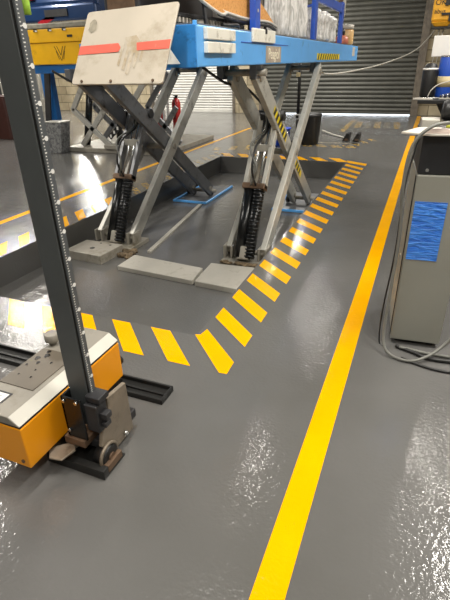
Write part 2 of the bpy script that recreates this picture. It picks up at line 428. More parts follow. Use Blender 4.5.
def shutter(name, x0, x1, z0, z1, pitch, depth, m):
    root = bpy.data.objects.new(name, None); COL.objects.link(root); root.location = ((x0+x1)/2, YB+.1, 0); struct(root)
    ROOTLOC[root.name] = V(root.location)
    s = MB(); z = z0; n = 5; prof = []
    while z < z1:
        for k in range(n):
            t = k/n; prof.append((YB+.12-depth*math.sin(math.pi*t), z+pitch*t*.93))
        prof.append((YB+.12, z+pitch*.93)); prof.append((YB+.135, z+pitch*.965)); z += pitch
    for i in range(len(prof)-1):
        (ya, za), (yb, zb) = prof[i], prof[i+1]
        s.poly([(x0, ya, za), (x1, ya, za), (x1, yb, zb), (x0, yb, zb)])
    s.box(x0, x1, YB+.15, YB+.17, z0, z1)
    s.build('slats', m, root, fixn=False)
    MB().box(x0, x1, YB+.06, YB+.14, z0-.06, z0+.01).build('bottom_rail', m, root, .006)
    g = MB(); g.box(x0-.0, x0+.09, YB-.03, YB+.2, 0, DZ); g.box(x1-.09, x1, YB-.03, YB+.2, 0, DZ)
    each(g, 'guide_rail', M['jamb'], root, .006)
    return root
shutter('door_1', DX0, DX1, .085, DZ, .127, .03, M['shut_dark'])
shutter('door_2', WX0, WX1, .06, DZ, .085, .022, M['shut_pale'])
struct(MB().box(DX1-.0, DX1+.13, YB-.06, YB-.005, 0, ZC).build('trim_1', M['jamb'], None, .01))

# ------------------------------------------------------------------ scissor lift track (right) and its twin
def arm(name, p, q, w_, t, m, parent, bolts=True, tape=None):
    b = MB(); b.bar(p, q, w_, t)
    o = b.build(name, m, parent, .006)
    d = (V(q)-V(p))
    k = MB()
    for s_ in (.03, .5, .97):
        c = V(p)+d*s_; k.cyl(c-V((t/2+.012, 0, 0)), c+V((t/2+.012, 0, 0)), .034, n=14)
    each(k, 'pivot_pin', M['plate'], o)
    return o

def tape_on(p, q, s0, s1, xface, width, parent, faded=False):
    p = V(p); q = V(q); d = (q-p); L = d.length; d.normalize(); n = V((1, 0, 0)).cross(d).normalized()
    t = MB(); a = p+d*L*s0; ln = L*(s1-s0); X = V((xface, 0, 0)); off = V((.003, 0, 0))
    def P(u, v, o=0): r = a+d*u+n*v; return V((xface+o, r.y, r.z))
    t.poly([P(0, -width/2, .002), P(ln, -width/2, .002), P(ln, width/2, .002), P(0, width/2, .002)])
    t.m = 1; u = 0
    while u < ln-.09:
        t.poly([P(u, -width/2, .004), P(u+.05, -width/2, .004), P(u+.09, width/2, .004), P(u+.04, width/2, .004)]); u += .1
    return t.build('hazard_tape', [M['hazy'], M['fadeb'] if faded else M['hazb']], parent, fixn=False)
M['fadeb'] = mat('faded_tape_stripe', '#a3a199', .5)

ZP0, ZP1 = 1.58, 1.80
def make_lift(xo, xi, y0, y1, label, right, sm):
    """xo outer (towards +X) edge, xi inner edge"""
    r = thing('scissor_lift_track', label, 'vehicle lift', ((xo+xi)/2, 4.2, PZ), 'pair of raised scissor lift tracks')
    # platform: long hollow beam with end plate and folded lip
    xq = xi if right else xi+.2
    p = MB(); p.box(xq, xo, y0+.012, y1, ZP0, ZP1)
    plat = p.build('platform', M['blue'], r, .008)
    MB().box(xq, xo, y0, y0+.011, ZP0, ZP1).build('end_plate', M['blueend'], plat, .003)
    t = MB(); t.box(xq+.03, xo-.03, y0+.05, y1-.05, ZP1, ZP1+.012); t.build('deck_plate', M['steel_dark'], plat)
    xA, xB, xA2, xB2 = (xo-.045, xo-.12, xi+.22, xi+.3) if right else (xo-.045, xo-.11, xi+.16, xi+.235)
    nb, nt = (4.27, -.17), (4.17, 1.53)     # near bottom / near top (y,z)
    fb, ft = (6.62, -.19), (6.42, 1.53)
    A1 = arm('scissor_arm', (xA, nb[0], nb[1]), (xA, ft[0], ft[1]), .15, .06, M['steel_lt'] if right else sm[0], r)
    B1 = arm('scissor_arm', (xB, nt[0], nt[1]), (xB, fb[0], fb[1]), .17, .055, sm[1], r)
    A2 = arm('scissor_arm', (xA2, nb[0], nb[1]), (xA2, ft[0], ft[1]), .15, .055, sm[0], r)
    B2 = arm('scissor_arm', (xB2, nt[0], nt[1]), (xB2, fb[0], fb[1]), .17, .055, sm[1], r)
    for y_, z_, rr in ((nb[0], nb[1], .028), (fb[0], fb[1], .028), (5.33, .68, .035), (nt[0], nt[1]-.01, .028), (ft[0], ft[1]-.01, .028)):
        MB().cyl((xi+.2, y_, z_), (xo-.02, y_, z_), rr, n=16).build('cross_shaft', M['plate'], r)
    # hinge lugs under the platform
    lg = MB()
    for y_ in (4.17, 6.42):
        for x_ in (xA2, xB): lg.box(x_-.03, x_+.03, y_-.07, y_+.07, 1.47, ZP0)
    each(lg, 'hinge_lug', M['steel_dark'], r, .004)
    if right:
        tape_on((xB, nt[0], nt[1]), (xB, fb[0], fb[1]), .2, .4, xB+.0275, .085, B1)
        tape_on((xB, nt[0], nt[1]), (xB, fb[0], fb[1]), .53, .72, xB+.0275, .085, B1)
        tape_on((xA, nb[0], nb[1]), (xA, ft[0], ft[1]), .32, .85, xA+.0275, .03, A1, True)
    # hydraulic jack: twin black rams below, bright rod frame above
    xc = (xi+xo)/2+.09
    d = V((0, .74, 1.21)).normalized()
    b0 = V((xc, 4.16, -.2)); b1 = V((xc, 4.49, .44)); b2 = V((xc, 4.94, 1.1))
    j = MB(); j.rings([(b0+V((-.05, 0, 0)), .058), (b1+V((-.05, 0, 0)), .058)], b1-b0, 22)
    j.bar(b0+V((0, .02, 0)), b1+V((0, .02, 0)), .09, .15)
    j.rings([(b0+V((.05, 0, 0)), .058), (b1+V((.05, 0, 0)), .058)], b1-b0, 22)
    n_ = (b1-b0).normalized()
    for k in range(20):
        c = b0+(b1-b0)*(k+.5)/20
        j.rings([(c+V((.05, 0, 0))-n_*.008, .064), (c+V((.05, 0, 0))+n_*.008, .064)], n_, 18)
    ram = j.build('hydraulic_ram', M['blkgloss'], r)
    c = MB(); c.bar(b1-n_*.01, b1+n_*.05, .12, .24).build('ram_head_block', M['rust'], r, .008)
    c = MB(); c.bar(b0-n_*.02, b0+n_*.12, .11, .12).build('ram_foot', M['plate'], r, .01)
    for sx in (-.1, .1):
        o = MB().bar(b1+V((sx, 0, 0)), b2+V((sx, 0, 0)), .085, .04).build('jack_side_bar', M['steel_lt'] if right else M['steel_dark'], r, .004)
    MB().bar(b1+(b2-b1)*.56+V((-.11, -.03, 0)), b1+(b2-b1)*.56+V((.11, -.03, 0)), .07, .02, (0, 1, 0)).build('jack_cross_plate', M['steel'], r, .004)
    for sx in (-.035, .035): MB().cyl(b1+V((sx, 0, 0)), b2+V((sx, 0, 0)), .016, n=14).build('piston_rod', M['chrome'], r)
    MB().cyl(b2-V((.17, 0, 0)), b2+V((.17, 0, 0)), .05, n=18).build('jack_top_pin', M['blk'], r)
    for s_ in (0, 1):
        MB().tube([b1+V((-.02+.05*s_, -.05, .05)), b1+V((.06-.05*s_, -.11, .22)), b1+V((-.05+.06*s_, .02, .42)), b2+V((.02*s_, -.09, -.12)), b2+V((-.03, -.03, .07)), b2+V((-.07, .12, .02))], .011).build('hydraulic_hose', M['blk'] if s_ else M['cable'], r)
    MB().tube([(xi+.15, 3.9, 1.57), (xi+.28, 4.1, 1.44), (xi+.3, 4.5, 1.4), (xc, 4.94, 1.14)], .012).build('hydraulic_hose', M['blk'], r)
    # base: near anchor plate and far sliding tray
    MB().box(xi+.17, xo+.02, 4.08, 4.48, PZ, PZ+.05).build('anchor_plate', M['plate'], r, .006)
    cl = MB()
    for x_ in (xA2, xA-.0): cl.box(x_-.05, x_-.028, 4.19, 4.35, PZ+.05, -.1); cl.box(x_+.028, x_+.05, 4.19, 4.35, PZ+.05, -.1)
    each(cl, 'anchor_clevis', M['plate'], r, .004)
    tr = MB(); ya, yb = 6.15, 7.25
    MB().box(xi+.1, xo+.02, ya, yb, PZ, PZ+.008).build('slide_plate', M['steel_dark'], r)
    for x_ in (xi+.1, xo-.01): tr.box(x_, x_+.03, ya, yb, PZ+.008, PZ+.04)
    tr.box(xi+.13, xo-.01, ya, ya+.03, PZ+.008, PZ+.04)
    each(tr, 'slide_rail', M['blue'], r, .004)
    for x_ in (xA2, xB2, xB): MB().cyl((x_-.025, fb[0], -.215), (x_+.025, fb[0], -.215), .055, n=18).build('slide_roller', M['blk'], r)
    return r, plat

RX0, RX1 = -1.3, -1.94
rl, rplat = make_lift(-1.3, -1.94, 2.75, 9.35, 'raised blue scissor lift track nearest the aisle, its sloping beige end flap at front', True, (M['steel'], M['steel']))
ll, lplat = make_lift(-2.875, -3.515, 4.3, 9.35, 'scissor lift track on dark grey arms beside the left pit edge, behind the beige flap', False, (M['steel_mid'], M['steel_dark']))

# flap of the right track: rounded rectangle sheet
A = V((-1.955, 2.41, 1.508)); B = V((-1.35, 2.41, 1.508)); Cc = V((-1.345, 2.665, 1.905)); D = V((-1.955, 2.665, 1.885))
ux = (B-A); uy = (D-A); nn = ux.cross(uy).normalized()
def fp(u, v, o=0): return A+ux*u+uy*v+(Cc-D-ux+0*nn)*(u*v)+nn*o
cor = []
for (cu, cv, a0) in ((.03, .04, 180), (.97, .04, 270), (.97, .96, 0), (.03, .96, 90)):
    for k in range(5):
        a = math.radians(a0+k*22.5); cor.append((cu+.03*math.cos(a), cv+.04*math.sin(a)))
fl = MB(); fl.prism([fp(u, v) for u, v in cor], -nn*.012 if nn.y > 0 else -nn*.012)
flap = fl.build('end_flap', M['board'], rl, .003)
front = .0015 if (nn.y < 0) else -.0135
fo = .0018
def fside(u, v, k=1):
    q = fp(u, v, 0)
    return q+nn*(fo*k) if nn.y < 0 else q+nn*(-.012-fo*k)
if nn.y > 0: pass
b = MB()
b.poly([fside(.004, .40), fside(.46, .415), fside(.475, .47), fside(.44, .53), fside(.004, .52)])
b.poly([fside(.66, .42), fside(.996, .42), fside(.996, .535), fside(.64, .52)])
each(b, 'red_band', M['salmon'], flap)
s = MB()
for u, w0, l0 in ((.55, .018, .36), (.6, .022, .42), (.49, .012, .3), (.66, .016, .33), (.72, .012, .25)):
    s.poly([fside(u, .52, .6), fside(u+w0*2, .55, .6), fside(u+w0, .52-l0, .6), fside(u-.015, .55-l0, .6)])
s.poly([fside(.5, .6, .5), fside(.62, .62, .5), fside(.7, .5, .5), fside(.66, .38, .5), fside(.56, .42, .5)])
s.build('stain', M['stain'], flap, fixn=False)
s = MB(); s.poly([fside(.1+.045*math.cos(t*.5236)*(1+.2*math.sin(3*t)), .79+.095*math.sin(t*.5236), .8) for t in range(12)])
s.build('scrape', M['stain2'], flap, fixn=False)
k = MB()
for u in (.12, .45, .9):
    c = fside(u, .035); k.cyl(c, c+nn*(.006 if nn.y < 0 else -.006), .008, n=10)
each(k, 'rivet', M['rust'], flap)
# flap hinge brackets reaching back to the end plate
h = MB()
for x_ in (-1.52, -1.86): h.prism([(x_, 2.50, 1.60), (x_, 2.755, 1.60), (x_, 2.755, 1.72), (x_, 2.585, 1.74)], (.02, 0, 0))
each(h, 'flap_bracket', M['plate'], rl, .002)
h = MB(); h.prism([(-1.42, 2.50, 1.60), (-1.42, 2.755, 1.60), (-1.42, 2.60, 1.70)], (.012, 0, 0)); h.build('flap_prop', M['cream'], rl)
# details on the blue side face
XS = -1.3
k = MB(); k.box(XS, XS+.03, 2.86, 3.32, 1.728, 1.79); bx = k.build('ramp_latch_strip', M['cream'], rplat, .004)
k = MB(); k.box(XS, XS+.03, 2.86, 3.32, 1.655, 1.715); k.build('ramp_latch_strip', M['cream'], rplat, .004)
k = MB(); k.box(XS, XS+.02, 3.72, 4.28, 1.735, 1.825); k.build('edge_plate', M['cream'], rplat, .004)
MB().box(XS+.02, XS+.024, 4.0, 4.04, 1.795, 1.83).build('dark_slot', M['blk'], rplat)
MB().box(XS, XS+.003, 4.08, 4.52, 1.592, 1.715).build('name_label', M['labelbg'], rplat)
text_mesh('name_lettering', 'Peagiol', .115, (XS+.004, 4.3, 1.655), (0, 1, 0), (0, 0, 1), M['labeltx'], rplat)
MB().box(XS, XS+.004, 3.5, 4.75, 1.725, 1.731).build('blue_pin_stripe', M['rack'], rplat)
hz = MB(); hz.box(XS, XS+.002, 6.05, 7.55, 1.605, 1.675); hz.m = 1; y = 6.07
while y < 7.45: hz.poly([(XS+.004, y, 1.605), (XS+.004, y+.06, 1.605), (XS+.004, y+.12, 1.675), (XS+.004, y+.06, 1.675)]); y += .14
hz.build('hazard_sticker', [M['hazy'], M['hazb']], rplat, fixn=False)
hz = MB(); hz.box(XS, XS+.003, 8.75, 9.0, 1.65, 1.78); hz.build('small_sticker', M['offw'], rplat)
MB().box(-1.32, -1.299, 2.76, 2.78, 1.58, 1.82).build('corner_edge', M['blue'], rplat, .002)

# ------------------------------------------------------------------ things in the pit
o = MB().box(-3.45, -2.93, 3.72, 4.06, PZ, PZ+.09).build('hinge_block', M['plate'], None, .006)
hb = thing('anchor_block', 'thick dusty steel block with a round hole, by the left pit wall', 'steel block', (-3.19, 3.9, PZ))
bpy.data.objects.remove(o)
MB().prism([(-3.46, 3.72, PZ), (-2.97, 3.68, PZ), (-2.94, 4.07, PZ), (-3.43, 4.07, PZ)], (0, 0, .1)).build('block', M['plate'], hb, .005)
hz = MB(); hz.cyl((-3.2, 3.86, PZ+.1), (-3.2, 3.86, PZ+.1015), .028); hz.cyl((-3.06, 4.0, PZ+.1), (-3.06, 4.0, PZ+.1015), .014); hz.cyl((-3.2, 4.02, PZ+.1), (-3.2, 4.02, PZ+.1015), .012)
each(hz, 'bolt_hole', M['blk'], hb)
o = MB().prism([(-2.72, 3.62, PZ), (-1.83, 3.55, PZ), (-1.86, 3.86, PZ), (-2.72, 3.95, PZ)], (0, 0, .05)).build('cover_plate', M['plate_pale'], None, .006)
tag(o, 'long low beige cover plate lying on the pit floor between the two lift tracks', 'cover plate')
o = MB().prism([(-1.8, 3.54, PZ), (-1.25, 3.5, PZ), (-1.25, 4.04, PZ), (-1.83, 4.0, PZ)], (0, 0, .055)).build('cover_plate', M['plate_pale'], None, .006)
tag(o, 'squarish pale cover plate in front of the right lift track, against the striped pit edge', 'cover plate')
def heap(name, cx, cy, z, sx, sy, h, m, n=26):
    b = MB(); b.sm = True
    for k in range(n):
        x_ = cx+random.uniform(-sx, sx); y_ = cy+random.uniform(-sy, sy); s_ = random.uniform(.015, .045)
        hh = random.uniform(.3, 1)*h
        b.prism([(x_+s_*math.cos(t+random.uniform(-.3, .3)), y_+.7*s_*math.sin(t), z) for t in (0, 1.2, 2.4, 3.6, 4.9)], (random.uniform(-.01, .01), 0, hh))
    return b.build(name, m)
o = heap('grit_heap', -2.86, 4.02, PZ, .06, .1, .05, M['debris']); o['kind'] = 'stuff'; tag(o, 'small heap of oily grit and swarf at the foot of the left lift arm', 'debris')
o = heap('grit_heap', -1.55, 4.06, PZ+.05, .22, .015, .028, M['debris']); o['kind'] = 'stuff'; tag(o, 'crumbly brown dirt along the back edge of the pale cover plate', 'debris')
o = MB().bar((-2.66, 4.15, PZ+.012), (-2.93, 6.1, PZ+.012), .024, .05, (1, 0, 0)).build('cable_duct', M['plate_pale'], None, .003)
tag(o, 'thin pale cable duct running back along the pit floor from the left lift foot', 'cable duct')

# ------------------------------------------------------------------ things on the right track
ZT = ZP1+.012
t = thing('padded_board', 'large tan pimpled board with pale and black rims leaning above the blue track', 'board', (-1.45, 3.3, ZT))
bp = [(3.10, 1.985), (3.36, 1.925), (3.5, 1.912), (3.92, 1.90), (4.42, 1.91), (4.68, 1.885), (4.42, 1.975), (4.24, 2.03), (4.1, 2.3), (3.7, 2.45), (3.06, 2.45), (3.0, 2.1)]
MB().prism([(-1.4, y_, z_) for y_, z_ in bp], (-.03, 0, 0)).build('panel', M['tan'], t, .003)
low = bp[:6]
rim = MB(); rim.tube([(-1.393, y_, z_-.006) for y_, z_ in low], .011, 8, 5); rim.build('pale_rim', M['offw'], t)
rim = MB(); rim.tube([(-1.405, y_, z_-.03) for y_, z_ in low[1:]], .014, 8, 5); rim.build('black_rim', M['blk'], t)
for y_ in (3.55, 4.05, 4.45): MB().bar((-1.43, y_, ZT), (-1.425, y_, 1.95), .03, .02).build('strut', M['dark'], t)
t2 = thing('padded_board', 'narrow tan board strip beside the flap, in front of the large tan board', 'board', (-1.36, 2.9, ZT))
bp = [(2.86, 1.97), (3.0, 1.93), (3.26, 1.888), (3.36, 1.90), (3.1, 1.985), (3.0, 2.2), (2.8, 2.2)]
MB().prism([(-1.355, y_, z_) for y_, z_ in bp], (-.02, 0, 0)).build('panel', M['tan'], t2, .003)
rim = MB(); rim.tube([(-1.35, y_, z_-.004) for y_, z_ in [(2.72, 1.99)]+bp[:4]], .01, 8, 5); rim.build('pale_rim', M['offw'], t2)
MB().bar((-1.365, 3.05, ZT), (-1.365, 3.02, 1.95), .03, .015).build('strut', M['dark'], t2)
# crates under the boards
def crate(y0, y1, z1, label, m):
    c = thing('ribbed_crate', label, 'crate', (-1.5, (y0+y1)/2, ZT), 'ribbed crates under the tan boards')
    b = MB(); b.box(-1.66, -1.46, y0, y1, ZT, z1)
    body = b.build('body', m, c, .008)
    rb = MB(); y = y0+.02
    while y < y1-.02: rb.box(-1.461, -1.447, y, y+.018, ZT+.01, z1-.015); y += .05
    each(rb, 'rib', M['offw'], c, .002)
    MB().box(-1.67, -1.444, y0-.008, y1+.008, z1-.012, z1+.006).build('rim', M['dark'], c, .002)
crate(2.83, 3.14, 1.865, 'dark ribbed crate at the near end of the blue track', M['dark'])
crate(3.24, 3.98, 1.872, 'grey ribbed crate under the large tan board', M['offw'])
dk = thing('dark_void_filler', 'made-up black box filling the dark void behind the flap at the near end of the blue track', 'box', (-1.72, 2.95, ZT))
MB().box(-1.93, -1.68, 2.8, 3.9, ZT, 2.45).build('case', M['dark'], dk, .01)  # solid box added to stand in for the dark void behind the flap
MB().box(-1.9, -1.71, 2.79, 2.8, 1.9, 2.0).build('handle_recess', M['rust'], dk)
o = MB().tube([(-1.36, 3.62, ZT+.015), (-1.33, 3.5, ZT+.02), (-1.345, 3.4, ZT+.015), (-1.36, 3.3, ZT+.015)], .012).build('rubber_hose', M['blk'])
tag(o, 'short black hose lying on the track edge between latch strip and edge plate', 'hose')

# blue rack with wrapped rolls
rk = thing('storage_rack', 'blue steel rack frame standing on the far half of the blue track', 'rack', (-1.55, 5.7, ZT))
for x_ in (-1.35, -1.78):
    for y_, zt in ((3.95, 2.75), (6.02, 2.75), (7.75, 2.32)):
        MB().box(x_-.025, x_+.025, y_-.06, y_+.06, ZT, zt).build('post', M['rack'], rk, .006)
    MB().box(x_-.02, x_+.02, 6.08, 7.69, 2.19, 2.29).build('top_rail', M['rack'], rk, .005)
    MB().box(x_-.02, x_+.02, 4.01, 5.96, 2.62, 2.7).build('top_rail', M['rack'], rk, .005)
pn = MB().box(-1.77, -1.74, 4.02, 4.62, ZT, 2.6).build('back_panel', M['crate'], rk, .003)
hl = MB(); hl.cyl((-1.323, 3.94, 1.95), (-1.32, 3.94, 1.95), .012); hl.cyl((-1.323, 3.94, 2.1), (-1.32, 3.94, 2.1), .012); each(hl, 'post_hole', M['offw'], rk)
def roll(y, r_, h, label, x=-1.46):
    b = MB(); pr = [(r_*.8, 0), (r_, .02)]
    for k in range(1, 9): pr.append((r_*random.uniform(.9, 1.04), .02+(h-.06)*k/9))
    pr += [(r_*.95, h-.03), (r_*.6, h)]
    o = b.lathe((x, y, ZT), pr, n=18).build('wrapped_roll', M['wrap'])
    tag(o, label, 'roll', 'plastic wrapped rolls standing in the blue rack')
roll(4.88, .12, .66, 'tall wrapped roll nearest the left blue post')
roll(5.18, .13, .68, 'tall wrapped roll, middle of the three left of the second blue post')
roll(5.58, .14, .67, 'tall wrapped roll leaning close to the second blue post on its left')
roll(6.3, .13, .34, 'shorter wrapped roll just right of the second blue post')
roll(6.78, .15, .33, 'shorter wrapped roll in the middle under the blue top rail')
roll(7.3, .14, .31, 'shorter wrapped roll furthest right under the blue top rail')
bt = thing('amber_jar', 'amber jar with a pale lid at the far end of the blue track', 'jar', (-1.42, 8.75, ZT))
MB().lathe((-1.42, 8.75, ZT), [(.1, 0), (.115, .02), (.115, .2), (.1, .22)]).build('body', M['amber'], bt)
MB().lathe((-1.42, 8.75, ZT+.221), [(.11, 0), (.11, .06), (.1, .065)]).build('lid', M['offw'], bt)
bt = thing('sprayer_bottle', 'small reddish bottle with a black cap beside the amber jar', 'bottle', (-1.4, 8.2, ZT))
MB().lathe((-1.4, 8.2, ZT), [(.1, 0), (.11, .01), (.1, .09), (.05, .12)]).build('body', mat('reddish_plastic', '#c07058', .4), bt)
MB().lathe((-1.4, 8.2, ZT+.121), [(.04, 0), (.05, .05), (.03, .09)]).build('cap', M['blk'], bt)
cl = thing('hose_coil', 'coil of brown and white hose hooked on the far end of the blue rack', 'hose coil', (-1.4, 7.86, 2.2))
for k in range(3): MB().torus((-1.36-.03*k, 7.98, 2.3), (1, .15, 0), .13-.01*k, .02).build('hose_turn', M['rust'] if k else M['cord'], cl)
MB().bar((-1.36, 7.8, 2.28), (-1.36, 7.99, 2.42), .03, .02).build('hook', M['dark'], cl)

# ------------------------------------------------------------------ headlamp tester in the foreground
ht = thing('headlamp_tester', 'yellow and grey headlamp tester with a tall dark graduated column, on the floor at left', 'headlamp tester', (-1.25, 1.3, 0))
x0, x1, y0, y1, zb, zs, zt = -1.6, -1.3, .962, 1.65, .115, .337, .375
bd = MB()
bd.box(x0, x1, y0, y1, zb, zs-.012)
body = bd.build('optic_box', M['orange'], ht, .005)
sm_ = MB().box(x0+.004, x1-.004, y0+.004, y1-.004, zs-.012, zs); sm_.build('dark_seam', M['dark'], body)
lid = MB(); lid.prism([(x0, y0, zs), (x1, y0, zs), (x1-.052, y0, zt), (x0+.03, y0, zt)], (0, y1-y0, 0)); lido = lid.build('lid', M['greytop'], body, .003)
ch = MB(); z_ = .0012
n2 = V((zt-zs, 0, .052)).normalized()*.0012
ch.poly([V((x1-.002, y0+.003, zs+.001))+n2, V((x1-.002, y1-.003, zs+.001))+n2, V((x1-.05, y1-.003, zt-.001))+n2, V((x1-.05, y0+.003, zt-.001))+n2])
ch.build('pale_lid_edge', M['chamfer'], lido, fixn=False)
ZL = zt+.0012
dc = MB(); dc.box(-1.565, -1.375, 1.13, 1.41, zt, zt+.004); dco = dc.build('dusty_cover_glass', M['smoke'], lido, .001)
sp = MB()
for x_, y_, r_ in ((-1.5, 1.36, .013), (-1.515, 1.39, .01), (-1.53, 1.33, .012), (-1.5, 1.3, .009), (-1.54, 1.27, .006), (-1.47, 1.25, .005), (-1.44, 1.32, .006), (-1.52, 1.2, .004), (-1.45, 1.2, .005), (-1.42, 1.4, .004)):
    sp.poly([(x_+r_*(1+.3*math.sin(3*a))*math.cos(a), y_+1.3*r_*math.sin(a), zt+.0055) for a in [k*math.pi/7 for k in range(14)]])
each(sp, 'oil_drip', M['spots'], dco)
lb = MB(); lb.box(-1.54, -1.44, .985, 1.085, zt, zt+.0015); lbo = lb.build('label_frame', M['dark'], lido)
MB().box(-1.535, -1.45, .99, 1.075, zt+.0015, zt+.002).build('white_label', M['white'], lbo)
tx = MB()
for k in range(4): tx.box(-1.528+.006*k, -1.46-.012*(k % 2), 1.004+.017*k, 1.007+.017*k, zt+.002, zt+.0023)
tx.build('label_print', M['crate'], lbo)
kn = MB(); kn.lathe((-1.548, 1.46, zt), [(.018, 0), (.018, .02), (.034, .022), (.036, .03), (.036, .06), (.03, .064), (.024, .06)], n=26); kn.build('sight_cap', M['greytop'], ht)
sc2 = MB(); sc2.cyl((-1.33, y0-.001, .15), (-1.33, y0-.006, .15), .008, n=12); sc2.build('screw', M['rust'], body)
MB().cyl((-1.33, y1, .2), (-1.33, y1+.02, .2), .03, n=18).build('lens_knob', M['blk'], ht)
# column with dark slot and scale
cx0, cx1, cy0, cy1 = -1.243, -1.139, 1.2, 1.238
cm = MB(); cm.box(cx0, cx1-.006, cy0, cy1, .19, 2.3); colo = cm.build('column', M['column'], ht, .003)
MB().box(cx1-.006, cx1-.002, cy0+.004, cy1, .19, 2.3).build('slot', M['blk'], colo)
MB().box(cx1-.002, cx1+.006, cy0+.008, cy1+.001, .26, 2.3).build('scale_strip', M['column2'], colo, .001)
XT = cx1+.0068
tk = MB(); z = .3; i = 0
while z < 2.0:
    L_ = .01 if i % 10 else .016
    tk.box(XT, XT+.0004, cy0+.012, cy0+.012+L_*.55, z, z+.0034 if i % 10 else z+.004); z += .0105; i += 1
tk.build('scale_tick', M['tick'], colo)
nm = MB(); z = .345
while z < 2.0: nm.cyl((XT, cy0+.03, z), (XT+.001, cy0+.03, z), .008, n=12); nm.box(XT, XT+.0006, cy0+.018, cy0+.03, z-.002, z+.002); z += .105
each(nm, 'scale_number_dot', M['tick'], colo)
gs = MB(); gs.tube([(cx1+.002, cy1+.03, 2.3), (cx1+.0, cy1+.026, 2.0), (cx1-.004, cy1+.02, 1.74)], .014).build('green_sleeve', M['hivis'], colo)
# bracket around the column foot
br_ = MB()
br_.box(-1.252, -1.238, 1.15, 1.25, .15, .37); br_.box(-1.252, -1.15, 1.15, 1.16, .15, .37)
bko = br_.build('bracket', M['blkgloss'], ht, .003)
bb = MB()
for x_, z_ in ((-1.235, .35), (-1.17, .355), (-1.235, .19)): bb.cyl((x_, 1.15, z_), (x_, 1.142, z_), .008, n=10)
each(bb, 'bolt', M['chrome'], bko)
MB().box(-1.15, -1.085, 1.165, 1.235, .2, .34).build('clamp_block', M['dark'], ht, .005)
MB().box(-1.148, -1.075, 1.18, 1.25, .345, .375).build('clamp_block', M['dark'], ht, .005)
MB().box(-1.085, -1.05, 1.18, 1.22, .27, .30).build('clamp_lever', M['dark'], ht, .004)
MB().box(-1.085, -1.06, 1.18, 1.22, .225, .25).build('clamp_lever', M['dark'], ht, .004)
# base housing plate and wheel
hs = MB(); hs.prism([(-1.09, 1.40, .03), (-1.09, 1.24, .03), (-1.09, 1.165, .12), (-1.09, 1.19, .19), (-1.09, 1.245, .21), (-1.09, 1.25, .325), (-1.09, 1.39, .31)], (-.02, 0, 0)); hs.box(-1.28, -1.11, 1.27, 1.39, .03, .1)
hso = hs.build('base_housing', M['brownsteel'], ht, .004)
MB().cyl((-1.09, 1.33, .06), (-1.078, 1.33, .06), .012, n=10).build('housing_bolt', M['chrome'], hso)
wh = MB(); wh.cyl((-1.13, 1.19, .052), (-1.07, 1.19, .052), .05, n=26); who = wh.build('wheel', M['blk'], ht)
wg = MB(); wg.torus((-1.082, 1.19, .056), (1, 0, 0), .058, .008, n=30); wg.build('wheel_guard', M['brownsteel'], ht)
MB().cyl((-1.072, 1.19, .052), (-1.062, 1.19, .052), .02, n=16).build('hub', M['rust'], who)
bs = MB(); bs.box(-1.36, -1.05, 1.10, 1.135, .0, .05); bs.box(-1.36, -1.05, 1.135, 1.26, 0, .012); bs.build('base_channel', M['rail'], ht, .003)
MB().box(-1.075, -1.05, 1.136, 1.24, .012, .05).build('base_end_plate', M['rust'], ht, .002)
bs = MB(); bs.box(-1.56, -1.1, 1.2, 1.45, .062, .11); bs.build('chassis', M['dark'], ht, .006)
pd = MB(); pd.prism([(-1.29, 1.05, .085), (-1.23, 1.06, .085), (-1.2, 1.12, .1), (-1.24, 1.16, .1), (-1.33, 1.1, .085)], (0, 0, .01)); pd.build('foot_pedal', M['brownsteel'], ht, .004)
MB().cyl((-1.26, 1.1, .085), (-1.22, 1.2, .09), .014, n=12).build('pedal_arm', M['brownsteel'], ht)
MB().box(-1.27, -1.16, 1.14, 1.26, .11, .15).build('bracket_foot', M['rust'], ht, .004)
for x_ in (-1.5, -1.36): MB().cyl((x_-.018, 1.66, .04), (x_+.018, 1.66, .04), .03, n=18).build('rear_wheel', M['blk'], ht)
MB().box(-1.54, -1.33, 1.44, 1.64, .066, .09).build('rear_frame', M['dark'], ht, .004)
# floor rail
rr = MB(); RXa, RXb = -3.3, -1.06
rr.box(RXa, RXb, 1.625, 1.755, 0, .008)
for y_ in (1.625, 1.743): rr.box(RXa, RXb, y_, y_+.012, .008, .032)
rr.box(RXb-.012, RXb, 1.637, 1.743, .008, .032)
rr.box(RXa, RXb-.012, 1.684, 1.696, .008, .02)
tag(rr.build('floor_rail', M['rail'], None, .002), 'low black steel floor rail running behind the headlamp tester', 'floor rail')

# ------------------------------------------------------------------ cabinet on the right
cb = thing('control_cabinet', 'tall grey control cabinet with a black upper part, at the right edge', 'cabinet', (.0, 2.66, 0))
cb.rotation_euler = (0, 0, math.radians(5)); ROOTLOC[cb.name] = V((0, 0, 0))
W, Dp = .285, .5
MB().box(0, W, 0, Dp, .035, 1.05).build('body', M['cab'], cb, .006)
MB().box(-.004, -.0005, .03, .06, .05, 1.04).build('side_seam', M['blk'], cb)
MB().box(0, W, .01, Dp, 1.052, 1.25).build('upper_case', M['cabtop'], cb, .006)
MB().cyl((.045, .01, 1.075), (.045, -.0, 1.075), .009, n=12).build('case_screw', M['chrome'], cb)
MB().box(.012, .175, -.003, 0, .575, .91).build('blue_film', M['film'], cb)
sl = MB()
for z_ in (.625, .69, .765, .84): sl.box(.012, .175, -.0038, -.003, z_, z_+.003)
each(sl, 'film_crease', M['film'], cb)
MB().box(.03, W-.03, .05, Dp-.05, 0, .035).build('plinth', M['blk'], cb)
tr = thing('document_tray', 'pale pinkish tray on top of the grey cabinet, tip overhanging towards the yellow line', 'tray', (0, 2.75, 1.251))
MB().prism([(-.11, 2.68, 1.251), (.03, 2.62, 1.251), (.26, 2.64, 1.251), (.24, 2.9, 1.251), (-.03, 2.9, 1.251)], (0, 0, .01)).build('base', M['offw'], tr, .002)
